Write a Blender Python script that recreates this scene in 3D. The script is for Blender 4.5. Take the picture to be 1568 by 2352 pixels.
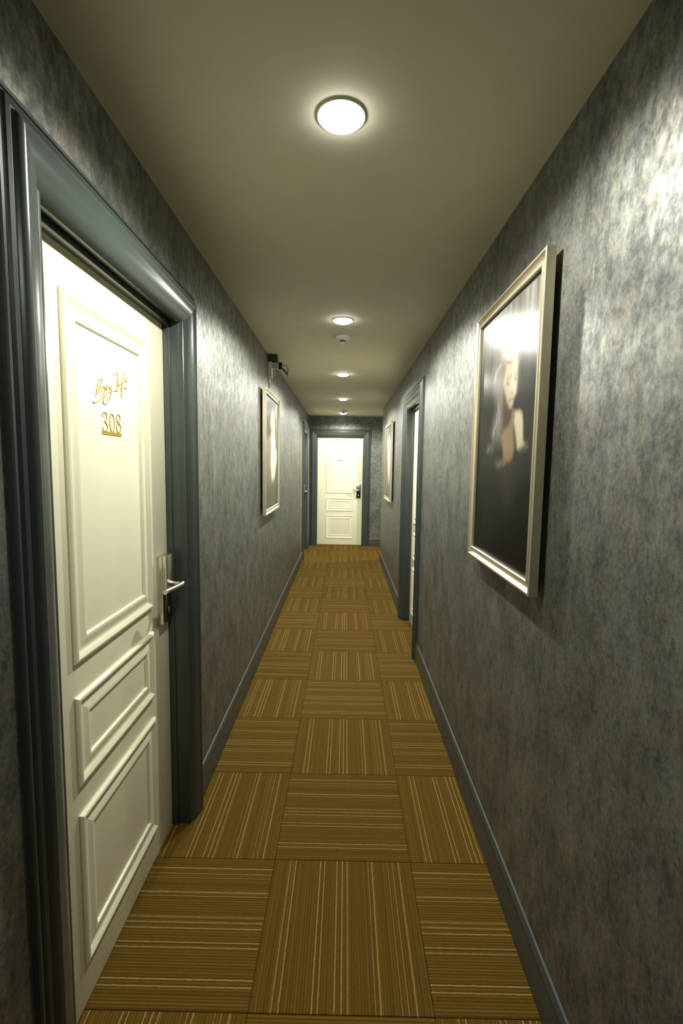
import bpy, bmesh, math, random
import numpy as np
from mathutils import Matrix, Vector

for o in list(bpy.data.objects):
    bpy.data.objects.remove(o)
scene = bpy.context.scene
col = scene.collection
random.seed(4)

# ------------------------------------------------------------------ camera
F_PX, PITCH, YAW, ROLL, CAM_H = 1101.24, .0975, -.0078, -.0148, 1.4585
def rot_x(a): return np.array([[1, 0, 0], [0, math.cos(a), -math.sin(a)], [0, math.sin(a), math.cos(a)]])
def rot_z(a): return np.array([[math.cos(a), -math.sin(a), 0], [math.sin(a), math.cos(a), 0], [0, 0, 1]])
RR = np.array([[math.cos(ROLL), 0, -math.sin(ROLL)], [0, 1, 0], [math.sin(ROLL), 0, math.cos(ROLL)]]) @ rot_x(PITCH) @ rot_z(YAW)
cam_data = bpy.data.cameras.new('camera')
cam_data.sensor_fit = 'VERTICAL'
cam_data.sensor_height = 36.0
cam_data.lens = F_PX / 2352 * 36.0
cam_data.clip_start = .02
cam = bpy.data.objects.new('camera', cam_data)
col.objects.link(cam)
r, f, u = RR[0], RR[1], RR[2]
cam.matrix_world = Matrix(((r[0], u[0], -f[0], 0), (r[1], u[1], -f[1], 0), (r[2], u[2], -f[2], CAM_H), (0, 0, 0, 1)))
scene.camera = cam

# ------------------------------------------------------------------ world and exposure
world = bpy.data.worlds.new('world')
scene.world = world
world.use_nodes = True
world.node_tree.nodes['Background'].inputs[0].default_value = (.01, .011, .012, 1)
world.node_tree.nodes['Background'].inputs[1].default_value = 0.0
vs = scene.view_settings
vs.view_transform = 'Standard'
vs.look = 'None'
vs.exposure = 0.0
vs.gamma = 1.0
vs.use_curve_mapping = False
LAMP_W = (62.0, 122.0, 140.0, 125.0, 66.0, 140.0, 14.0)   # watts of each ceiling spot, near to far, then the side passage and the lamp behind the viewer
LAMP_COL = (1.0, .985, .90)

# ------------------------------------------------------------------ measures
ZC = 2.32
Y_BACK, Y_END = -3.6, 8.64
Y_CORNER = 7.40          # right wall stops here, a side passage opens
X_PASS = 2.25
LSLOPE = -.0078
def XL(y): return -.612 + LSLOPE * (y - 1.93)
L_ANG = math.atan(LSLOPE)
XR = .552

# ------------------------------------------------------------------ mesh helpers
class MB:
    def __init__(self): self.v = []; self.f = []
    def add(self, vs_, fs_):
        n = len(self.v)
        self.v += [tuple(p) for p in vs_]
        self.f += [tuple(i + n for i in q) for q in fs_]
        return self
    def box(self, x0, x1, y0, y1, z0, z1):
        return self.add([(x0, y0, z0), (x1, y0, z0), (x1, y1, z0), (x0, y1, z0), (x0, y0, z1), (x1, y0, z1), (x1, y1, z1), (x0, y1, z1)],
                 [(0, 3, 2, 1), (4, 5, 6, 7), (0, 1, 5, 4), (1, 2, 6, 5), (2, 3, 7, 6), (3, 0, 4, 7)])
    def hexa(self, pts):
        return self.add(pts, [(0, 3, 2, 1), (4, 5, 6, 7), (0, 1, 5, 4), (1, 2, 6, 5), (2, 3, 7, 6), (3, 0, 4, 7)])
    def bbox(self, x0, x1, y0, y1, z0, z1, b):
        """box with chamfered edges"""
        bm = bmesh.new()
        bmesh.ops.create_cube(bm, size=1)
        for q in bm.verts:
            q.co = Vector(((x0 + x1) / 2 + q.co.x * (x1 - x0), (y0 + y1) / 2 + q.co.y * (y1 - y0), (z0 + z1) / 2 + q.co.z * (z1 - z0)))
        bmesh.ops.bevel(bm, geom=bm.edges[:], offset=b, segments=2, profile=.6, affect='EDGES')
        bm.verts.index_update()
        self.add([tuple(q.co) for q in bm.verts], [tuple(w.index for w in fc.verts) for fc in bm.faces])
        bm.free()
        return self
    def rail(self, p0, p1, inward, normal, prof, m0=1, m1=1, caps=True):
        """sweep a profile (u inward from the outer edge, v along the normal) from p0 to p1, mitred by m0, m1"""
        p0, p1, inward, normal = map(Vector, (p0, p1, inward, normal))
        d = (p1 - p0).normalized()
        n = len(prof)
        a = [p0 + inward * u_ + d * u_ * m0 + normal * v_ for u_, v_ in prof]
        b = [p1 + inward * u_ - d * u_ * m1 + normal * v_ for u_, v_ in prof]
        fs = [(i, (i + 1) % n, n + (i + 1) % n, n + i) for i in range(n)]
        if caps: fs += [tuple(range(n - 1, -1, -1)), tuple(range(n, 2 * n))]
        return self.add(a + b, fs)
    def lathe(self, prof, seg=32, axis='z', at=(0, 0, 0)):
        n = len(prof); vs_ = []
        for k in range(seg):
            t = 2 * math.pi * k / seg
            for rr, h in prof:
                c, s = rr * math.cos(t), rr * math.sin(t)
                p = (c, s, h) if axis == 'z' else (c, h, s)
                vs_.append((p[0] + at[0], p[1] + at[1], p[2] + at[2]))
        fs = []
        for k in range(seg):
            k2 = (k + 1) % seg
            for i in range(n - 1):
                fs.append((k * n + i, k2 * n + i, k2 * n + i + 1, k * n + i + 1))
        if prof[0][0] > 1e-6: fs.append(tuple(k * n for k in range(seg)))
        if prof[-1][0] > 1e-6: fs.append(tuple(k * n + n - 1 for k in reversed(range(seg))))
        return self.add(vs_, fs)
    def tube(self, pts, rad, seg=10):
        pts = [Vector(p) for p in pts]
        n = len(pts)
        rads = rad if isinstance(rad, (list, tuple)) else [rad] * n
        vs_ = []; up = None
        for i, p in enumerate(pts):
            d = (pts[min(i + 1, n - 1)] - pts[max(i - 1, 0)]).normalized()
            if up is None:
                up = Vector((0, 0, 1)) if abs(d.z) < .9 else Vector((1, 0, 0))
            a = d.cross(up).normalized(); up = a.cross(d).normalized()
            for k in range(seg):
                t = 2 * math.pi * k / seg
                vs_.append(p + a * rads[i] * math.cos(t) + up * rads[i] * math.sin(t))
        fs = []
        for i in range(n - 1):
            for k in range(seg):
                k2 = (k + 1) % seg
                fs.append((i * seg + k, i * seg + k2, (i + 1) * seg + k2, (i + 1) * seg + k))
        fs += [tuple(reversed(range(seg))), tuple((n - 1) * seg + k for k in range(seg))]
        return self.add(vs_, fs)
    def ribbon(self, pts, w, y0, y1):
        """flat stroke in the x-z plane, from depth y0 to y1"""
        n = len(pts); vs_ = []
        for i in range(n):
            a = pts[max(i - 1, 0)]; b = pts[min(i + 1, n - 1)]
            dx, dz = b[0] - a[0], b[1] - a[1]; L = math.hypot(dx, dz) or 1e-9
            nx, nz = -dz / L * w / 2, dx / L * w / 2
            for s, y in ((1, y0), (-1, y0), (-1, y1), (1, y1)):
                vs_.append((pts[i][0] + s * nx, y, pts[i][1] + s * nz))
        fs = []
        for i in range(n - 1):
            for k in range(4):
                fs.append((i * 4 + k, i * 4 + (k + 1) % 4, i * 4 + 4 + (k + 1) % 4, i * 4 + 4 + k))
        fs += [(3, 2, 1, 0), tuple((n - 1) * 4 + k for k in range(4))]
        return self.add(vs_, fs)
    def mesh(self, name, mat, smooth=None):
        me = bpy.data.meshes.new(name)
        me.from_pydata(self.v, [], self.f)
        bm = bmesh.new(); bm.from_mesh(me)
        bmesh.ops.recalc_face_normals(bm, faces=bm.faces[:])
        bm.to_mesh(me); bm.free()
        me.materials.append(mat)
        if smooth is not None:
            for p in me.polygons: p.use_smooth = True
            me.set_sharp_from_angle(angle=math.radians(smooth))
        return me
    def build(self, name, mat, parent=None, smooth=None):
        return link(name, self.mesh(name, mat, smooth), parent)

def link(name, data, parent=None):
    o = bpy.data.objects.new(name, data)
    col.objects.link(o)
    if parent: o.parent = parent
    return o
def tag(o, label=None, cat=None, group=None, kind=None):
    if label: o['label'] = label
    if cat: o['category'] = cat
    if group: o['group'] = group
    if kind: o['kind'] = kind
    return o
def empty(name, loc, rz=0):
    o = link(name, None)
    o.empty_display_size = .1
    o.location = loc; o.rotation_euler = (0, 0, rz)
    return o
def struct(name, mb, mat, smooth=None):
    return tag(mb.build(name, mat, None, smooth), kind='structure')
def copy_tree(o, parent=None):
    c = o.copy(); col.objects.link(c)
    if parent: c.parent = parent
    for ch in list(o.children): copy_tree(ch, c)
    return c
def spline(pts, k=6):
    """Catmull-Rom through 2-D points"""
    if len(pts) < 3: return pts
    out = []
    P = [pts[0]] + list(pts) + [pts[-1]]
    for i in range(1, len(P) - 2):
        for j in range(k):
            t = j / k
            out.append(tuple(.5 * ((2 * P[i][d]) + (-P[i - 1][d] + P[i + 1][d]) * t + (2 * P[i - 1][d] - 5 * P[i][d] + 4 * P[i + 1][d] - P[i + 2][d]) * t * t
                       + (-P[i - 1][d] + 3 * P[i][d] - 3 * P[i + 1][d] + P[i + 2][d]) * t ** 3) for d in range(len(pts[0]))))
    out.append(tuple(pts[-1]))
    return out

# ------------------------------------------------------------------ materials
class NT:
    def __init__(self, name):
        self.m = bpy.data.materials.new(name); self.m.use_nodes = True
        self.t = self.m.node_tree
        self.b = self.t.nodes['Principled BSDF']
    def n(self, typ, **kw):
        x = self.t.nodes.new(typ)
        for k, v_ in kw.items(): setattr(x, k, v_)
        return x
    def l(self, a, b): self.t.links.new(a, b)
    def set(self, **kw):
        for k, v_ in kw.items():
            self.b.inputs[k.replace('_', ' ')].default_value = v_
        return self
    def ramp(self, fac, stops, interp='LINEAR'):
        x = self.n('ShaderNodeValToRGB'); cr = x.color_ramp; cr.interpolation = interp
        while len(cr.elements) < len(stops): cr.elements.new(.5)
        for e, (p, c) in zip(cr.elements, stops):
            e.position = p; e.color = (c[0], c[1], c[2], 1) if isinstance(c, (tuple, list)) else (c, c, c, 1)
        self.l(fac, x.inputs[0]); return x.outputs[0]
    def noise(self, vec, scale, detail=4, rough=.55):
        x = self.n('ShaderNodeTexNoise'); x.inputs['Scale'].default_value = scale
        x.inputs['Detail'].default_value = detail; x.inputs['Roughness'].default_value = rough
        self.l(vec, x.inputs['Vector']); return x.outputs[0]
    def mix(self, fac, a, b, mode='MIX'):
        x = self.n('ShaderNodeMix', data_type='RGBA', blend_type=mode)
        for s, val in ((0, fac), (6, a), (7, b)):
            if hasattr(val, 'links') or hasattr(val, 'is_linked'): self.l(val, x.inputs[s])
            else: x.inputs[s].default_value = val if s == 0 else (*val, 1)
        return x.outputs[2]
    def math(self, op, a, b=0.0):
        x = self.n('ShaderNodeMath', operation=op)
        for s, val in ((0, a), (1, b)):
            if hasattr(val, 'is_linked'): self.l(val, x.inputs[s])
            else: x.inputs[s].default_value = val
        return x.outputs[0]
    def coords(self, scale=(1, 1, 1), out='Object'):
        c = self.n('ShaderNodeTexCoord'); mp = self.n('ShaderNodeMapping')
        mp.inputs['Scale'].default_value = scale
        self.l(c.outputs[out], mp.inputs[0]); return mp.outputs[0]
    def bump(self, h, strength, dist=.002):
        x = self.n('ShaderNodeBump'); x.inputs['Strength'].default_value = strength; x.inputs['Distance'].default_value = dist
        self.l(h, x.inputs['Height']); self.l(x.outputs[0], self.b.inputs['Normal'])

def plain(name, c, rough=.5, metal=0.0, spec=.5, bump=0, bscale=200, var=0.0):
    t = NT(name)
    t.set(Base_Color=(*c, 1), Roughness=rough, Metallic=metal)
    t.b.inputs['Specular IOR Level'].default_value = spec
    v_ = t.coords()
    n1 = t.noise(v_, bscale, 3)
    if var:
        n2 = t.noise(v_, 9, 4)
        lo = tuple(x * (1 - var) for x in c); hi = tuple(min(1, x * (1 + var)) for x in c)
        t.l(t.ramp(n2, [(.3, lo), (.7, hi)]), t.b.inputs['Base Color'])
    if bump: t.bump(n1, bump, .001)
    return t.m

def wallpaper(name):
    t = NT(name)
    v1 = t.coords((1, 1, .66))
    big = t.noise(v1, 10.0, 4, .55)
    mid = t.noise(v1, 36, 5, .64)
    fine = t.noise(t.coords((1, 1, .8)), 130, 3, .65)
    a = t.math('ADD', t.math('MULTIPLY', big, .26), t.math('MULTIPLY', mid, .60))
    a = t.math('ADD', a, t.math('MULTIPLY', fine, .30))
    c = t.ramp(a, [(.38, (.034, .036, .036)), (.50, (.086, .090, .083)), (.58, (.158, .162, .143)), (.72, (.31, .312, .275))])
    tint = t.ramp(t.noise(t.coords((1, 1, .8)), 17, 3, .6), [(.36, (1.03, .985, .93)), (.5, (.975, 1.0, .965)), (.64, (.945, 1.0, 1.03))])
    c = t.mix(1.0, c, tint, 'MULTIPLY')
    t.l(c, t.b.inputs['Base Color'])
    t.l(t.ramp(mid, [(.35, .52), (.7, .44)]), t.b.inputs['Roughness'])
    t.b.inputs['Specular IOR Level'].default_value = .5
    t.l(t.ramp(mid, [(.40, .35), (.70, .90)]), t.b.inputs['Metallic'])
    t.bump(t.math('ADD', mid, t.math('MULTIPLY', fine, .5)), .25, .0015)
    return t.m

LINES = [.115, .155, .335, .365, .455, .495, .53, .68, .71, .825, .86, .905]
def carpet(name, axis):
    t = NT(name)
    c = t.n('ShaderNodeTexCoord'); sp = t.n('ShaderNodeSeparateXYZ')
    t.l(c.outputs['Object'], sp.inputs[0])
    across = sp.outputs[axis]
    uu = t.math('ADD', t.math('MULTIPLY', across, 2.0), .5)
    # slight waviness of the yarn
    wob = t.noise(c.outputs['Object'], 60, 2)
    uu = t.math('ADD', uu, t.math('MULTIPLY', t.math('SUBTRACT', wob, .5), .006))
    stops = [(0, 0.0)]
    for i, p in enumerate(LINES):
        stops += [(p, 1.0 if i % 3 else .75), (p + .0068, 0.0)]
    line = t.ramp(uu, stops, 'CONSTANT')
    # ribs and bands that run along the stripe direction
    cmb = t.n('ShaderNodeCombineXYZ'); t.l(across, cmb.inputs[0])
    band = t.noise(cmb.outputs[0], 75, 4, .75)
    rib = t.n('ShaderNodeMath', operation='SINE'); t.l(t.math('MULTIPLY', across, 2 * math.pi / .0088), rib.inputs[0])
    sc = (1.0, .16, 1.0) if axis == 0 else (.16, 1.0, 1.0)
    yarn = t.noise(t.coords(sc), 420, 3, .7)
    info = t.n('ShaderNodeObjectInfo')
    base = t.ramp(band, [(.30, (.052, .0275, .0025)), (.5, (.120, .066, .0055)), (.7, (.212, .120, .0105))])
    base = t.mix(t.math('MULTIPLY', t.ramp(yarn, [(.35, 0.0), (.65, 1.0)]), .5), base, (.180, .107, .010))
    base = t.mix(t.math('MULTIPLY', t.math('ADD', rib.outputs[0], 1.0), .22), base, (.034, .018, .0028))
    lt = t.mix(t.math('MULTIPLY', line, t.ramp(yarn, [(.30, .35), (.62, .95)])), base, (.38, .265, .095))
    hs = t.n('ShaderNodeHueSaturation')
    t.l(lt, hs.inputs['Color'])
    t.l(t.math('ADD', t.math('MULTIPLY', info.outputs['Random'], .14), .93), hs.inputs['Value'])
    t.l(hs.outputs[0], t.b.inputs['Base Color'])
    t.set(Roughness=.92)
    t.b.inputs['Specular IOR Level'].default_value = .15
    h = t.math('ADD', t.math('MULTIPLY', rib.outputs[0], .5), yarn)
    t.bump(t.math('ADD', h, line), .55, .002)
    return t.m

def vcol(name, rough=.3):
    t = NT(name)
    a = t.n('ShaderNodeVertexColor', layer_name='paint')
    t.l(a.outputs[0], t.b.inputs['Base Color'])
    v_ = t.coords((1, 1, 1))
    t.set(Roughness=rough)
    t.b.inputs['Specular IOR Level'].default_value = .13
    t.bump(t.noise(v_, 700, 2), .06, .001)
    return t.m

def emit(name, c, s):
    t = NT(name)
    t.set(Base_Color=(.9, .9, .9, 1))
    t.b.inputs['Emission Color'].default_value = (*c, 1)
    t.b.inputs['Emission Strength'].default_value = s
    return t.m

M = dict(
    wall=wallpaper('grey_mottled_wallpaper'),
    ceiling=plain('ceiling_paint', (.62, .60, .47), .8, spec=.2, bump=.05, bscale=350, var=.02),
    door=plain('cream_door_paint', (.86, .84, .61), .38, bump=.03, bscale=120),
    casing=plain('dark_teal_trim_paint', (.046, .058, .053), .27, bump=.03, bscale=90, var=.06),
    base=plain('dark_teal_baseboard_paint', (.048, .060, .055), .33, bump=.03, bscale=90, var=.06),
    gold=plain('champagne_frame', (.64, .59, .42), .28, metal=.65, bump=.02, bscale=300),
    black=plain('gap_shade_black', (.006, .006, .006), .45),
    steel=plain('satin_steel', (.60, .57, .50), .26, metal=1.0, bump=.02, bscale=400),
    lockblack=plain('black_lock_plastic', (.012, .012, .012), .22),
    brass=plain('gold_acrylic', (.46, .34, .015), .4, metal=.2),
    greysign=plain('grey_acrylic', (.12, .12, .10), .5),
    white=plain('white_plastic', (.80, .79, .72), .4),
    greyplastic=plain('grey_plastic', (.50, .52, .46), .45),
    darkgrey=plain('dark_grey_plastic', (.05, .05, .045), .5),
    cable=plain('black_cable', (.008, .008, .008), .45),
    back=plain('picture_backing_board', (.05, .04, .03), .8),
    sub=plain('floor_underlay', (.03, .022, .012), .95),
    carpet_x=carpet('carpet_stripes_lengthwise', 0),
    carpet_y=carpet('carpet_stripes_crosswise', 1),
    lamp=emit('lamp_glow', (1.0, .98, .90), 45.0),
    paint=vcol('oil_painting', .24),
)

# ------------------------------------------------------------------ room shell
DOOR_W, DOOR_H, CAS, REVEAL, WALL_T = .83, 1.975, .130, .068, .16
OPEN_W = DOOR_W + .02
def wall_segments(y0, y1, centers):
    out = []; y = y0
    for c in sorted(centers):
        out.append((y, c - OPEN_W / 2, 0, ZC)); out.append((c - OPEN_W / 2, c + OPEN_W / 2, DOOR_H + .012, ZC)); y = c + OPEN_W / 2
    out.append((y, y1, 0, ZC)); return out

LEFT_DOORS = [1.395, 7.76]
RIGHT_DOORS = [4.03]
END_DOOR = -.105

mb = MB()
for a, b, z0, z1 in wall_segments(Y_BACK, Y_END, LEFT_DOORS):
    mb.hexa([(XL(a) - WALL_T, a, z0), (XL(a), a, z0), (XL(b), b, z0), (XL(b) - WALL_T, b, z0),
             (XL(a) - WALL_T, a, z1), (XL(a), a, z1), (XL(b), b, z1), (XL(b) - WALL_T, b, z1)])
struct('wall_left', mb, M['wall'])
mb = MB()
for a, b, z0, z1 in wall_segments(Y_BACK, Y_CORNER, RIGHT_DOORS):
    mb.box(XR, XR + WALL_T, a, b, z0, z1)
struct('wall_right', mb, M['wall'])
mb = MB()
mb.box(XL(Y_END) - WALL_T, END_DOOR - OPEN_W / 2, Y_END, Y_END + WALL_T, 0, ZC)
mb.box(END_DOOR - OPEN_W / 2, END_DOOR + OPEN_W / 2, Y_END, Y_END + WALL_T, DOOR_H + .012, ZC)
mb.box(END_DOOR + OPEN_W / 2, X_PASS, Y_END, Y_END + WALL_T, 0, ZC)
struct('wall_end', mb, M['wall'])
struct('wall_passage', MB().box(XR + WALL_T, X_PASS, Y_CORNER - WALL_T, Y_CORNER, 0, ZC), M['wall'])
struct('wall_passage_end', MB().box(X_PASS, X_PASS + WALL_T, Y_CORNER - WALL_T, Y_END + WALL_T, 0, ZC), M['wall'])
struct('wall_back', MB().box(XL(Y_BACK) - WALL_T, XR + WALL_T, Y_BACK - WALL_T, Y_BACK, 0, ZC), M['wall'])
mb = MB()
mb.box(-.95, .95, Y_BACK - WALL_T, Y_END + WALL_T, ZC, ZC + .1)
mb.box(.95, X_PASS + WALL_T, Y_CORNER - WALL_T, Y_END + WALL_T, ZC, ZC + .1)
struct('ceiling', mb, M['ceiling'])

# floor: an underlay slab with carpet tiles laid on it
mb = MB()
mb.box(-.95, .95, Y_BACK - WALL_T, Y_END + WALL_T, -.1, -.006)
mb.box(.95, X_PASS + WALL_T, Y_CORNER - WALL_T, Y_END + WALL_T, -.1, -.006)
floor = struct('floor', mb, M['sub'])
TS, Y0, SEAM = .5, 1.1408, -.2402
tile_cache = {}
def tile(cx_, cy_, x0, x1, y0, y1, mat):
    g = .0004
    key = tuple(round(q, 4) for q in (x0 - cx_, x1 - cx_, y0 - cy_, y1 - cy_)) + (mat,)
    if key not in tile_cache:
        a, b, c, d = x0 - cx_ + g, x1 - cx_ - g, y0 - cy_ + g, y1 - cy_ - g
        e = .0013
        m_ = MB()
        m_.add([(a, c, -.006), (b, c, -.006), (b, d, -.006), (a, d, -.006), (a, c, -.0018), (b, c, -.0018), (b, d, -.0018), (a, d, -.0018),
                (a + e, c + e, 0), (b - e, c + e, 0), (b - e, d - e, 0), (a + e, d - e, 0)],
               [(3, 2, 1, 0), (0, 1, 5, 4), (1, 2, 6, 5), (2, 3, 7, 6), (3, 0, 4, 7), (4, 5, 9, 8), (5, 6, 10, 9), (6, 7, 11, 10), (7, 4, 8, 11), (8, 9, 10, 11)])
        tile_cache[key] = m_.mesh('carpet_tile', M[mat])
    o = link('carpet_tile', tile_cache[key], floor)
    o.location = (cx_, cy_, 0)
for i in range(-10, 16):
    y0 = Y0 + TS * i; y1 = min(y0 + TS, Y_END + .09)
    if i == 15: y1 = Y_END + .09
    y0c = max(y0, Y_BACK)
    for j in range(-1, 5):
        x0 = SEAM + TS * j; x1 = x0 + TS
        if j == -1: x0 = -.735
        passage = y0 > Y_CORNER - .3
        if j == 1 and not passage: x1 = .655
        if j > 1 and not passage: continue
        x1 = min(x1, X_PASS)
        yy0 = max(y0c, Y_CORNER) if j > 1 else y0c
        if yy0 >= y1 - .01: continue
        tile(SEAM + TS * (j + .5), y0 + TS / 2, x0, x1, yy0, y1, 'carpet_x' if (i + j) % 2 == 0 else 'carpet_y')

# baseboards
BP = [(0, 0), (0, .012), (.100, .012), (.106, .0105), (.110, .0105), (.116, .013), (.124, .012), (.132, .007), (.138, .005), (.141, 0)]
def baseboard(name, p0, p1, normal):
    m_ = MB().rail(p0, p1, (0, 0, 1), normal, BP, 0, 0)
    struct(name, m_, M['base'], 30)
def out_edge(c, s): return c + s * (DOOR_W / 2 + CAS)
ys = [Y_BACK, out_edge(LEFT_DOORS[0], -1), out_edge(LEFT_DOORS[0], 1), out_edge(LEFT_DOORS[1], -1), out_edge(LEFT_DOORS[1], 1), Y_END]
nl = (math.cos(L_ANG), -math.sin(L_ANG) * -1 * -1, 0)
nl = Vector((1, -LSLOPE, 0)).normalized()
for a, b in ((ys[0], ys[1]), (ys[2], ys[3]), (ys[4], ys[5])):
    baseboard('baseboard_left', (XL(a), a, 0), (XL(b), b, 0), nl)
for a, b in ((Y_BACK, out_edge(RIGHT_DOORS[0], -1)), (out_edge(RIGHT_DOORS[0], 1), Y_CORNER)):
    baseboard('baseboard_right', (XR, a, 0), (XR, b, 0), (-1, 0, 0))
baseboard('baseboard_end', (out_edge(END_DOOR, 1), Y_END, 0), (X_PASS, Y_END, 0), (0, -1, 0))
baseboard('baseboard_passage', (XR, Y_CORNER, 0), (X_PASS, Y_CORNER, 0), (0, 1, 0))
baseboard('baseboard_back', (XL(Y_BACK), Y_BACK, 0), (XR, Y_BACK, 0), (0, 1, 0))

# ------------------------------------------------------------------ doors (local x right, y into the wall, z up; wall face at y = 0)
SIGN = {'script':[[[-72,1677],[-78,1665],[-83,1651],[-87,1638],[-91,1632]],[[-72,1677],[-67,1681],[-57,1684],[-54,1682],[-56,1676],[-62,1667],[-66,1660],[-73,1653],[-80,1648]],[[-80,1648],[-66,1657],[-58,1662],[-46,1665],[-39,1664],[-37,1661],[-40,1652],[-49,1641],[-62,1630],[-77,1621],[-91,1615],[-101,1615],[-106,1617]],[[-86,1639],[-73,1645],[-54,1653],[-41,1660],[-35,1663],[-28,1666]],[[-31,1663],[-25,1668],[-21,1673],[-24,1673],[-29,1668],[-30,1662],[-26,1659],[-19,1662],[-16,1666],[-11,1670]],[[-11,1673],[-11,1667],[-6,1664],[0,1668],[2,1675]],[[2,1675],[0,1665],[-3,1653],[-10,1641],[-19,1629],[-31,1620],[-40,1618],[-47,1619],[-50,1625],[-45,1635],[-34,1644],[-18,1653],[3,1659],[24,1664],[32,1665]],[[22,1706],[29,1714],[38,1718],[42,1715],[42,1705],[40,1693],[36,1678],[32,1662]],[[31,1662],[43,1667],[58,1674],[70,1679],[83,1682],[93,1683],[97,1681]],[[46,1693],[45,1685],[47,1679],[55,1686],[64,1693]],[[42,1698],[45,1697]],[[78,1725],[79,1719],[75,1709],[69,1700],[66,1693],[66,1683],[64,1670],[62,1657],[60,1647]],[[67,1689],[79,1698],[92,1707]],[[91,1706],[99,1711],[101,1715],[95,1712],[91,1704],[96,1702],[104,1704],[107,1708]]],
'3':[[[-54,1581],[-56,1588],[-52,1592],[-45,1595],[-36,1593],[-31,1587],[-32,1580],[-36,1574],[-45,1570],[-37,1567],[-31,1561],[-29,1555],[-33,1548],[-43,1541],[-51,1543],[-56,1547],[-54,1555]]],
'0':[[[-3,1595],[-11,1590],[-14,1581],[-15,1569],[-13,1557],[-8,1547],[-2,1543],[6,1547],[10,1558],[11,1571],[10,1583],[5,1592],[-3,1595]]],
'8':[[[37,1597],[28,1592],[27,1584],[30,1577],[38,1572],[48,1567],[52,1560],[49,1551],[38,1544],[29,1549],[26,1557],[28,1565],[38,1572],[47,1579],[50,1587],[46,1594],[37,1597]]],
'6':[[[49,1591],[42,1596],[33,1591],[28,1579],[25,1566],[27,1552],[36,1545],[47,1551],[52,1561],[49,1569],[38,1571],[28,1565]]]}

CASING_PROF = [(0, 0), (0, .012), (.003, .015), (.010, .015), (.012, .011), (.016, .011), (.019, .018), (.026, .021), (.030, .018), (.034, .018),
               (.037, .025), (.043, .030), (.050, .031), (.056, .028), (.060, .026), (.076, .024), (.100, .016), (.118, .006), (.126, -.004), (.130, -.012), (.118, -.012), (.100, 0)]
MOULD_PROF = [(0, -.002), (0, .005), (.004, .010), (.010, .0115), (.016, .009), (.022, .0035), (.027, .002), (.036, .0035), (.047, .0065), (.055, .0075), (.060, .006), (.063, 0), (.063, -.002)]
PANELS = [(.950, 1.862), (.626, .863), (.124, .547)]

def make_door():
    root = empty('door_1', (0, 0, 0)); tag(root, kind='structure')
    hw = DOOR_W / 2
    # leaf with its mouldings
    yl = REVEAL
    leaf = MB().bbox(-hw + .002, hw - .002, yl, yl + .042, .006, DOOR_H, .002).build('door_leaf', M['door'], root, 30)
    px = .247
    for z0, z1 in PANELS:
        m_ = MB(); nrm = (0, -1, 0)
        cs = [(-px, yl, z0), (px, yl, z0), (px, yl, z1), (-px, yl, z1)]
        for k, inw in enumerate(((0, 0, 1), (-1, 0, 0), (0, 0, -1), (1, 0, 0))):
            m_.rail(cs[k], cs[(k + 1) % 4], inw, nrm, MOULD_PROF)
        m_.build('panel_moulding', M['door'], leaf, 35)
    # casing: head and two sides, mitred
    H = DOOR_H + CAS - .008
    xo = hw + CAS
    MB().rail((-xo, 0, H), (xo, 0, H), (0, 0, -1), (0, -1, 0), CASING_PROF).build('head_casing', M['casing'], root, 32)
    MB().rail((-xo, 0, H), (-xo, 0, 0), (1, 0, 0), (0, -1, 0), CASING_PROF, 1, 0).build('side_casing', M['casing'], root, 32)
    MB().rail((xo, 0, H), (xo, 0, 0), (-1, 0, 0), (0, -1, 0), CASING_PROF, 1, 0).build('side_casing', M['casing'], root, 32)
    # jamb lining with a stop bead in front of the leaf
    for s in (-1, 1):
        a, b = sorted((s * (hw + .0005), s * (hw + .009)))
        MB().bbox(a, b, -.004, WALL_T - .004, 0, DOOR_H + .011, .001).build('side_jamb', M['casing'], root, 30)
        a, b = sorted((s * (hw - .009), s * (hw + .002)))
        MB().bbox(a, b, yl - .024, yl - .002, 0, DOOR_H - .002, .004).build('door_stop', M['casing'], root, 30)
    MB().bbox(-hw, hw, -.004, WALL_T - .004, DOOR_H + .0025, DOOR_H + .011, .001).build('head_jamb', M['casing'], root, 30)
    MB().bbox(-hw, hw, yl - .026, yl - .002, DOOR_H - .016, DOOR_H + .003, .006).build('door_stop', M['casing'], root, 30)
    # electronic lock
    lx0, lx1 = hw - .114, hw - .038
    cxk = (lx0 + lx1) / 2
    lock = MB().bbox(lx0, lx1, yl - .024, yl + .002, .868, 1.120, .004).build('lock_case', M['steel'], root, 30)
    MB().bbox(lx0 + .003, lx1 - .003, yl - .027, yl - .022, .876, 1.012, .002).build('lock_front', M['lockblack'], lock, 30)
    MB().bbox(lx0 - .001, lx1 + .001, yl - .040, yl - .022, .990, 1.124, .004).build('card_reader_cover', M['steel'], lock, 30)
    MB().lathe([(0, 0), (.011, 0), (.012, -.003), (.009, -.0045), (0, -.0045)], 20, 'y', (cxk, yl - .027, .915)).build('key_cylinder', M['steel'], lock, 30)
    MB().lathe([(0, .02), (.0085, .02), (.0085, -.045), (0, -.045)], 18, 'y', (cxk + .008, yl - .030, 1.012)).build('lever_neck', M['steel'], lock, 30)
    pts = [(cxk + .018, yl - .073, 1.012), (cxk + .010, yl - .077, 1.012), (cxk - .01, yl - .077, 1.012), (cxk - .05, yl - .071, 1.011), (cxk - .085, yl - .062, 1.010), (cxk - .112, yl - .058, 1.010)]
    MB().tube(spline(pts, 4), .0088, 14).build('lever_handle', M['steel'], lock, 40)
    return root
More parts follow.
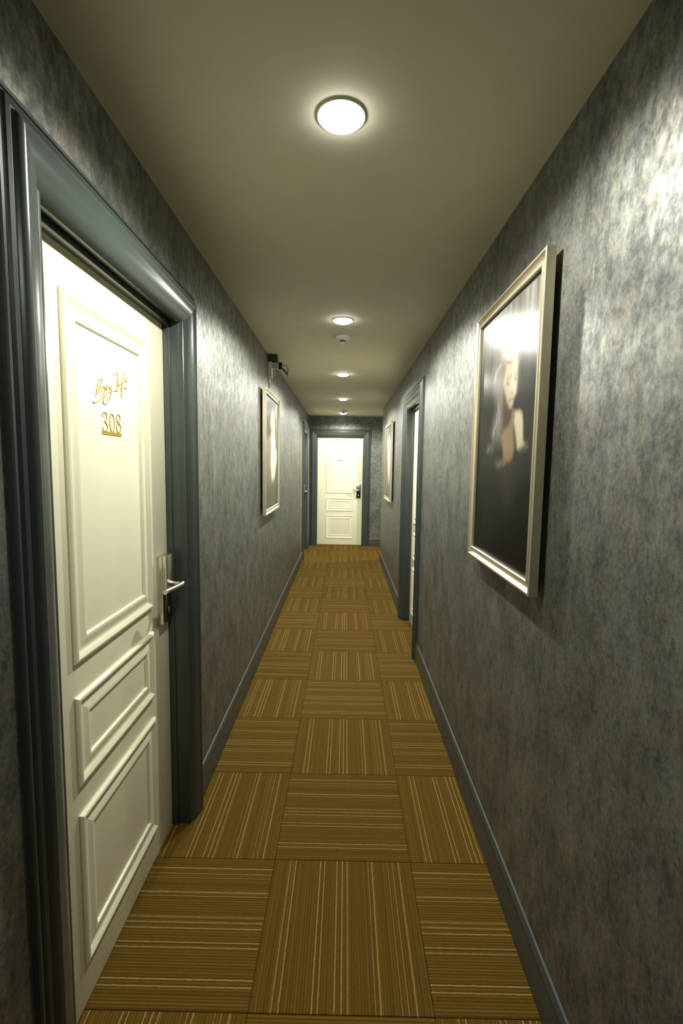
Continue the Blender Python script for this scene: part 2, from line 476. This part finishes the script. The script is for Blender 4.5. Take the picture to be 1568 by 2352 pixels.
def put_sign(root, chars, mat, dy=0):
    y1 = REVEAL + .0005; y0 = y1 - .0022
    m_ = MB()
    for k, s in enumerate(SIGN['script']):
        m_.ribbon([(x / 1000, z / 1000) for x, z in spline(s, 5)], .0017, y0 - .00005 * k, y1)
    tag(m_.build('script_lettering', mat, root), 'gold script lettering glued to the door' if mat == M['brass'] else 'grey script lettering glued to the door')
    m_ = MB()
    for ch in chars:
        for s in SIGN[ch]:
            m_.ribbon([(x / 1000, z / 1000) for x, z in spline(s, 5)], .0026, y0, y1)
    m_.box(-.060, .055, y0, y1, 1.5345, 1.5435)
    tag(m_.build('room_number', mat, root), 'gold room number on an underline bar' if mat == M['brass'] else 'grey room number on an underline bar')

proto = make_door()
doors = []
for k in range(4):
    d = proto if k == 0 else copy_tree(proto)
    d.name = 'door_%d' % (k + 1)
    doors.append(d)
d = doors[0]; d.location = (XL(LEFT_DOORS[0]), LEFT_DOORS[0], 0); d.rotation_euler = (0, 0, math.pi / 2 - L_ANG)
tag(d, 'cream panelled door 308 nearest on the left, in a dark teal casing')
put_sign(d, '308', M['brass'])
d = doors[1]; d.location = (END_DOOR, Y_END, 0)
tag(d, 'cream panelled door 306 facing down the corridor at its far end')
put_sign(d, '306', M['greysign'])
d = doors[2]; d.location = (XR, RIGHT_DOORS[0], 0); d.rotation_euler = (0, 0, -math.pi / 2)
tag(d, 'cream panelled door in the right wall between the two pictures')
put_sign(d, '30', M['brass'])
d = doors[3]; d.location = (XL(LEFT_DOORS[1]), LEFT_DOORS[1], 0); d.rotation_euler = (0, 0, math.pi / 2 - L_ANG)
tag(d, 'door in the left wall just before the end of the corridor')

# ------------------------------------------------------------------ framed pictures
def soft_poly(px, pz, poly, feather):
    """1 inside, fading to 0 over the feather outside and inside the outline"""
    n = len(poly); inside = np.zeros(px.shape, bool); dist = np.full(px.shape, 9e9)
    for i in range(n):
        x1, z1 = poly[i]; x2, z2 = poly[(i + 1) % n]
        cond = (z1 > pz) != (z2 > pz)
        with np.errstate(divide='ignore', invalid='ignore'):
            xi = (x2 - x1) * (pz - z1) / ((z2 - z1) or 1e-9) + x1
        inside ^= cond & (px < xi)
        L = (x2 - x1) ** 2 + (z2 - z1) ** 2 or 1e-9
        t = np.clip(((px - x1) * (x2 - x1) + (pz - z1) * (z2 - z1)) / L, 0, 1)
        dist = np.minimum(dist, np.hypot(px - x1 - t * (x2 - x1), pz - z1 - t * (z2 - z1)))
    sd = np.where(inside, dist, -dist)
    q = np.clip(sd / feather * .5 + .5, 0, 1)
    return q * q * (3 - 2 * q)
def vnoise(x, z, seed):
    rng = np.random.RandomState(seed); g = rng.rand(64, 64)
    xi = np.floor(x).astype(int); zi = np.floor(z).astype(int); fx = x - xi; fz = z - zi
    fx = fx * fx * (3 - 2 * fx); fz = fz * fz * (3 - 2 * fz)
    G = lambda a, b: g[a % 64, b % 64]
    return (G(xi, zi) * (1 - fx) + G(xi + 1, zi) * fx) * (1 - fz) + (G(xi, zi + 1) * (1 - fx) + G(xi + 1, zi + 1) * fx) * fz

FIG = {'hair':[[1686,1863],[1757,1802],[1741,1731],[1703,1659],[1747,1581],[1728,1553],[1648,1549],[1618,1624],[1637,1728],[1611,1799],[1526,1821]],'crown':[[1659,1852],[1588,1845],[1534,1827],[1518,1803],[1517,1779],[1565,1788],[1628,1805],[1664,1830]],'face':[[1616,1799],[1517,1781],[1512,1743],[1515,1718],[1518,1690],[1534,1678],[1539,1664],[1552,1650],[1575,1653],[1606,1683],[1631,1717],[1643,1739],[1627,1772]],'neck':[[1631,1714],[1587,1658],[1544,1646],[1543,1617],[1567,1599],[1620,1583],[1634,1651]],'chest':[[1544,1643],[1513,1633],[1521,1610],[1522,1567],[1511,1518],[1529,1489],[1550,1480],[1581,1480],[1603,1467],[1613,1509],[1641,1561],[1620,1583],[1567,1597],[1548,1622]],'arm':[[1517,1632],[1479,1632],[1457,1621],[1447,1596],[1439,1538],[1426,1529],[1462,1516],[1483,1517],[1504,1565],[1523,1600]],'armsh':[[1524,1600],[1500,1565],[1483,1519],[1511,1515],[1525,1567]],'frillr':[[1445,1529],[1412,1527],[1402,1519],[1430,1515],[1462,1512]],'frilll':[[1794,1536],[1749,1533],[1724,1520],[1752,1518],[1796,1516]],'frillm':[[1689,1473],[1629,1480],[1620,1470],[1660,1459]],'eyel':[[1612,1738],[1587,1733],[1584,1723],[1607,1726]],'eyer':[[1539,1737],[1521,1735],[1520,1728],[1536,1730]],'browl':[[1612,1752],[1567,1752],[1564,1745],[1607,1743]],'nose':[[1570,1698],[1544,1698],[1543,1689],[1562,1690]],'mouth':[[1582,1677],[1541,1678],[1541,1673],[1578,1671]],'chinsh':[[1585,1670],[1555,1669],[1554,1663],[1580,1664]],'skirt':[[1635,1465],[1503,1465],[1469,1422],[1510,1360],[1542,1320],[1621,1365]],'st1':[[1694,1684],[1677,1656],[1666,1613],[1675,1614],[1690,1657]],'st2':[[1701,1645],[1692,1610],[1731,1572],[1739,1573],[1705,1611]],'st3':[[1678,1812],[1736,1790],[1745,1756],[1736,1755],[1717,1783],[1669,1803]],'tiara':[[1655,1823],[1612,1801],[1597,1804],[1561,1788],[1595,1792],[1628,1801]]}
def layer(img, a, c):
    a = a[..., None]
    img[:] = img * (1 - a) + np.array(c) * a
def sm(x, a, b):
    t = np.clip((x - a) / (b - a), 0, 1); return t * t * (3 - 2 * t)
def paint_portrait(Y, Z):
    img = np.zeros(Y.shape + (3,))
    t = sm(Z, 1.66, 1.95)
    streak = vnoise(Y * 55, Z * 5, 3) * .6 + vnoise(Y * 130, Z * 9, 5) * .4
    lum = .004 + .009 * sm(Z, 1.3, 1.7) + t * (.03 + .24 * streak)  # streaked top: pale paint plus lamp glare put into the colour
    img[:] = lum[..., None] * np.array([1, 1.0, .86])
    P = lambda k, fe: soft_poly(Y * 1000, Z * 1000, FIG[k], fe)
    hn = vnoise(Y * 160, Z * 14, 9)
    layer(img, P('hair', 45) * (.35 + .5 * hn), (.26, .245, .19))
    layer(img, P('skirt', 60) * .35, (.05, .045, .04))
    for k in ('st1', 'st2', 'st3'): layer(img, P(k, 9) * .6, (.42, .41, .36))
    layer(img, P('neck', 18) * .95, (.055, .036, .02))
    layer(img, P('chest', 14), (.21, .145, .085))
    layer(img, P('chest', 14) * sm(Z, 1.60, 1.50) * .7, (.26, .165, .085))
    layer(img, P('chest', 30) * sm(Z, 1.52, 1.46) * .7, (.10, .06, .03))
    layer(img, P('armsh', 16) * .9, (.09, .06, .03))
    layer(img, P('arm', 12), (.50, .43, .29))
    layer(img, P('crown', 26) * .85, (.50, .47, .37))
    layer(img, P('face', 14), (.50, .41, .30))
    layer(img, soft_poly(Y * 1000, Z * 1000, [(1560, 1790), (1515, 1780), (1515, 1700), (1535, 1690), (1550, 1720)], 26) * .5, (.66, .58, .45))
    layer(img, soft_poly(Y * 1000, Z * 1000, [(1650, 1740), (1600, 1760), (1590, 1690), (1575, 1655), (1610, 1680)], 40) * .45, (.22, .16, .09))
    layer(img, P('browl', 12) * .7, (.20, .12, .06))
    layer(img, soft_poly(Y * 1000, Z * 1000, [(1545, 1752), (1515, 1750), (1515, 1742), (1545, 1744)], 10) * .6, (.22, .13, .07))
    for k in ('eyel', 'eyer'): layer(img, P(k, 9) * .85, (.11, .08, .04))
    layer(img, P('nose', 9) * .75, (.24, .13, .07))
    layer(img, P('mouth', 7) * .85, (.17, .07, .05))
    layer(img, P('chinsh', 8) * .5, (.25, .16, .10))
    layer(img, P('tiara', 7) * .75, (.17, .13, .06))
    for k in ('frillr', 'frilll', 'frillm'): layer(img, P(k, 22) * (.35 + .4 * hn), (.22, .22, .18))
    return img
FIG2 = [(3904, 1897), (3812, 1837), (3764, 1784), (3833, 1734), (3793, 1651), (3834, 1628), (3805, 1527), (3785, 1465), (3814, 1370), (3856, 1325), (4010, 1340), (4055, 1399), (4135, 1480), (4148, 1568), (4077, 1579), (4029, 1663), (4028, 1762), (4005, 1838), (3930, 1875)]
def paint_wisp(Y, Z):
    img = np.zeros(Y.shape + (3,))
    n = vnoise(Y * 30, Z * 7, 2)
    lum = .035 + .06 * sm(Z, 1.2, 1.5) + .20 * sm(Z, 1.6, 2.0) * (.6 + .6 * n)
    img[:] = lum[..., None] * np.array([.95, 1, .9])
    layer(img, soft_poly(Y * 1000, Z * 1000, [(3700, 1900), (3830, 1850), (3830, 1350), (3700, 1400)], 160) * .6, (.16, .12, .07))
    jag = vnoise(Y * 40, Z * 30, 6) * 24 - 12
    layer(img, soft_poly(Y * 1000 - 25 + jag, Z * 1000 + jag, FIG2, 28), (.62, .58, .45))
    layer(img, soft_poly(Y * 1000 - 25, Z * 1000, [(3850, 1780), (4000, 1760), (4000, 1660), (3850, 1660)], 90) * .45, (.30, .27, .20))
    return img
def paint_pale(Y, Z):
    img = np.zeros(Y.shape + (3,))
    n = vnoise(Y * 22, Z * 9, 12)
    lum = .05 + .10 * sm(Z, 1.2, 1.9) + .05 * n
    img[:] = lum[..., None] * np.array([.95, 1, .88])
    layer(img, soft_poly(Y * 1000, Z * 1000, [(5982, 1824), (6051, 1732), (6042, 1530), (5996, 1369), (5822, 1255), (5720, 1299), (5720, 1564), (5755, 1748), (5869, 1817)], 70) * .95, (.62, .58, .43))
    return img

def framed_picture(label, wall, yA, yB, z0, z1, painter, gap, depth):
    """wall 'R' or 'L'; spans yA..yB along the corridor; the root sits at the picture's bottom centre on the wall"""
    W = yB - yA; H = z1 - z0; yc = (yA + yB) / 2
    root = empty('framed_picture', ((XR if wall == 'R' else XL(yc)), yc, z0), -math.pi / 2 if wall == 'R' else math.pi / 2 - L_ANG)
    tag(root, label, 'picture', 'gilt-framed pictures along the corridor')
    b_, f_ = gap, gap + depth
    prof = [(0, b_), (0, f_ - .001), (.002, f_), (.007, f_), (.009, f_ - .004), (.014, f_ - .010), (.020, f_ - .013), (.026, f_ - .011), (.030, f_ - .005), (.036, f_ - .004), (.038, f_ - .007), (.038, b_)]
    cs = [(-W / 2, 0, 0), (W / 2, 0, 0), (W / 2, 0, H), (-W / 2, 0, H)]
    for k, inw in enumerate(((0, 0, 1), (-1, 0, 0), (0, 0, -1), (1, 0, 0))):
        MB().rail(cs[k], cs[(k + 1) % 4], inw, (0, -1, 0), prof).build('frame_rail', M['gold'], root, 32)
    i0 = .0375; i1 = .047
    lin = MB()  # black strip standing in for the shaded gap around the canvas
    ci = [(-W / 2 + i0, 0, i0), (W / 2 - i0, 0, i0), (W / 2 - i0, 0, H - i0), (-W / 2 + i0, 0, H - i0)]
    for k, inw in enumerate(((0, 0, 1), (-1, 0, 0), (0, 0, -1), (1, 0, 0))):
        lin.rail(ci[k], ci[(k + 1) % 4], inw, (0, -1, 0), [(0, b_ + .004), (0, f_ - .014), (i1 - i0 + .003, f_ - .016), (i1 - i0 + .003, b_ + .004)])
    lin.build('gap_shade_strip', M['black'], root)
    # canvas: a fine grid carrying the painting as colour
    nx, nz = 150, 210
    xs = np.linspace(-W / 2 + i1, W / 2 - i1, nx); zs = np.linspace(i1, H - i1, nz)
    XX, ZZ = np.meshgrid(xs, zs)
    yw = yc - XX if wall == 'R' else yc + XX
    img = np.clip(painter(yw, ZZ + z0), 0, 1)
    yy = -(f_ - .0145)
    verts = [(x, yy, z) for x, z in zip(XX.ravel(), ZZ.ravel())]
    faces = [(j * nx + i, j * nx + i + 1, (j + 1) * nx + i + 1, (j + 1) * nx + i) for j in range(nz - 1) for i in range(nx - 1)]
    nb = len(verts)
    verts += [(xs[0], -b_ - .002, zs[0]), (xs[-1], -b_ - .002, zs[0]), (xs[-1], -b_ - .002, zs[-1]), (xs[0], -b_ - .002, zs[-1])]
    bot = list(range(nx)); top = [(nz - 1) * nx + i for i in range(nx)]
    lf = [j * nx for j in range(nz)]; rt = [j * nx + nx - 1 for j in range(nz)]
    faces += [(nb + 3, nb + 2, nb + 1, nb), tuple(reversed(bot)) + (nb, nb + 1), tuple(top) + (nb + 2, nb + 3), tuple(lf) + (nb + 3, nb), tuple(reversed(rt)) + (nb + 1, nb + 2)]
    me = bpy.data.meshes.new('canvas')
    me.from_pydata(verts, [], faces)
    ca = me.color_attributes.new('paint', 'FLOAT_COLOR', 'POINT')
    data = np.zeros((len(verts), 4), np.float32); data[:, 3] = 1; data[:nb, :3] = img.reshape(-1, 3); data[nb:, :3] = .02
    ca.data.foreach_set('color', data.ravel())
    me.materials.append(M['paint'])
    link('canvas', me, root)
    MB().box(-W / 2 + .06, W / 2 - .06, -b_ - .003, 0, .07, H - .05).build('backing_board', M['back'], root)
    return root

framed_picture('gilt-framed dark portrait of a pale long-haired figure, largest picture, on the right wall', 'R', 1.300, 1.965, 1.103, 2.030, paint_portrait, .018, .026)
framed_picture('gilt-framed picture of a white wispy shape hanging alone on the left wall', 'L', 3.50, 4.25, 1.078, 2.013, paint_wisp, .018, .026)
framed_picture('small-looking far gilt-framed picture beyond the right-hand door', 'R', 5.56, 6.36, 1.035, 1.980, paint_pale, .018, .026)

# ------------------------------------------------------------------ ceiling lights
def make_lamp():
    root = empty('ceiling_light', (0, 0, ZC))
    MB().lathe([(.053, .0), (.061, 0), (.061, -.002), (.059, -.005), (.055, -.005), (.053, -.003)], 40).build('trim_ring', M['white'], root, 40)
    MB().lathe([(.054, -.0005), (.054, -.006), (.050, -.012), (.040, -.0165), (.022, -.0195), (0, -.0205)], 40).build('lamp_lens', M['lamp'], root, 60)
    ld = bpy.data.lights.new('lamp_light', 'SPOT')
    ld.energy = LAMP_W[0]; ld.color = LAMP_COL; ld.spot_size = math.radians(166); ld.spot_blend = .42; ld.shadow_soft_size = .03
    # wide diffuser lens: less light straight down than to the sides (batwing distribution)
    ld.use_nodes = True
    lt = ld.node_tree; em = lt.nodes['Emission']
    ge = lt.nodes.new('ShaderNodeNewGeometry'); sx = lt.nodes.new('ShaderNodeSeparateXYZ'); ab = lt.nodes.new('ShaderNodeMath'); mr = lt.nodes.new('ShaderNodeMapRange')
    ab.operation = 'ABSOLUTE'; mr.interpolation_type = 'SMOOTHSTEP'
    mr.inputs['From Min'].default_value = .55; mr.inputs['From Max'].default_value = .97
    mr.inputs['To Min'].default_value = 1.0; mr.inputs['To Max'].default_value = .50
    lt.links.new(ge.outputs['Incoming'], sx.inputs[0]); lt.links.new(sx.outputs[2], ab.inputs[0]); lt.links.new(ab.outputs[0], mr.inputs['Value'])
    lt.links.new(mr.outputs[0], em.inputs['Strength'])
    lo = link('lamp_light', ld, root); lo.location = (0, 0, -.052)
    return root
lamp0 = make_lamp()
NAMES = ['round recessed ceiling light nearest the viewer, brightest of the row', 'second round ceiling light, right in front of the smoke detector',
         'third round ceiling light, just beyond the smoke detector', 'fourth round ceiling light along the corridor',
         'farthest round ceiling light, in front of the end door', 'round ceiling light in the side passage out of sight', 'dim round ceiling light behind the viewer, out of sight']
for k, (x, y) in enumerate(((-.025, 1.277), (-.032, 2.955), (-.041, 4.665), (-.050, 6.372), (-.062, 8.09), (1.50, 7.78), (-.017, -.42))):
    o = lamp0 if k == 0 else copy_tree(lamp0)
    o.location = (x, y, ZC)
    for ch in o.children:
        if ch.type == 'LIGHT':
            if k: ch.data = ch.data.copy()
            ch.data.energy = LAMP_W[k]
    tag(o, NAMES[k], 'ceiling light', 'recessed corridor lights')

# ------------------------------------------------------------------ smoke detectors
def make_detector():
    root = empty('smoke_detector', (0, 0, ZC))
    MB().lathe([(.0, 0), (.050, 0), (.052, -.004), (.052, -.010), (.049, -.016), (.040, -.022), (.030, -.026), (0, -.026)], 36).build('housing', M['white'], root, 40)
    MB().lathe([(0, -.024), (.020, -.024), (.020, -.040), (0, -.040)], 28).build('sensor_core', M['lockblack'], root, 40)
    for k in range(8):
        a = 2 * math.pi * k / 8 + .39
        c, s = math.cos(a), math.sin(a)
        MB().tube([(.029 * c, .029 * s, -.024), (.023 * c, .023 * s, -.040)], .0018, 6).build('grille_rib', M['white'], root, 40)
    MB().lathe([(0, -.039), (.025, -.039), (.0255, -.041), (.022, -.043), (.012, -.044), (.010, -.048), (0, -.049)], 28).build('bottom_cap', M['white'], root, 40)
    return root
det = make_detector()
det.location = (-.035, 3.33, ZC)
tag(det, 'white domed smoke detector on the ceiling between the second and third lights', 'smoke detector', 'ceiling smoke detectors')
d2 = copy_tree(det); d2.location = (-.052, 7.72, ZC)
tag(d2, 'far white smoke detector beside the last ceiling light before the end door', 'smoke detector', 'ceiling smoke detectors')

# ------------------------------------------------------------------ cable box with bracket high on the left wall
yb = 3.90
root = empty('cable_junction_box', (XL(yb), yb, 2.09), math.pi / 2 - L_ANG)
tag(root, 'white wall bracket with dark box and loose black cables, above the left picture', 'cable box')
def lz(z): return z - 2.09
MB().bbox(-.028, .028, -.030, 0, lz(2.185), lz(2.270), .004).build('bracket_plate', M['white'], root, 30)
MB().hexa([(-.028, -.030, lz(2.150)), (-.012, -.030, lz(2.150)), (-.012, 0, lz(2.150)), (-.028, 0, lz(2.150)),
           (-.028, -.030, lz(2.188)), (.010, -.030, lz(2.188)), (.010, 0, lz(2.188)), (-.028, 0, lz(2.188))]).build('bracket_arm', M['white'], root)
MB().hexa([(.016, -.030, lz(2.140)), (.028, -.030, lz(2.140)), (.028, 0, lz(2.140)), (.016, 0, lz(2.140)),
           (-.006, -.030, lz(2.188)), (.028, -.030, lz(2.188)), (.028, 0, lz(2.188)), (-.006, 0, lz(2.188))]).build('bracket_arm', M['white'], root)
MB().bbox(-.027, -.018, -.012, 0, lz(2.095), lz(2.152), .002).build('cable_cover_strip', M['white'], root, 30)
MB().bbox(.018, .027, -.012, 0, lz(2.065), lz(2.142), .002).build('cable_cover_strip', M['white'], root, 30)
MB().bbox(-.024, .022, -.083, -.028, lz(2.212), lz(2.258), .003).build('junction_box', M['greyplastic'], root, 30)
MB().bbox(-.030, .030, -.075, -.0, lz(2.262), lz(2.3195), .003).build('top_mount', M['darkgrey'], root, 30)
MB().bbox(-.018, .016, -.110, -.080, lz(2.208), lz(2.262), .006).build('cable_plug', M['cable'], root, 30)
MB().tube(spline([(0, -.105, lz(2.245)), (0, -.128, lz(2.240)), (0, -.148, lz(2.225)), (0, -.156, lz(2.200)), (0, -.150, lz(2.185)), (0, -.140, lz(2.172))], 5), .0022, 8).build('cable', M['cable'], root, 40)
MB().tube(spline([(0, -.108, lz(2.215)), (.002, -.125, lz(2.196)), (.003, -.142, lz(2.176)), (.002, -.148, lz(2.166)), (0, -.150, lz(2.178)), (-.003, -.135, lz(2.198)), (-.004, -.110, lz(2.216))], 5), .0032, 8).build('cable', M['cable'], root, 40)
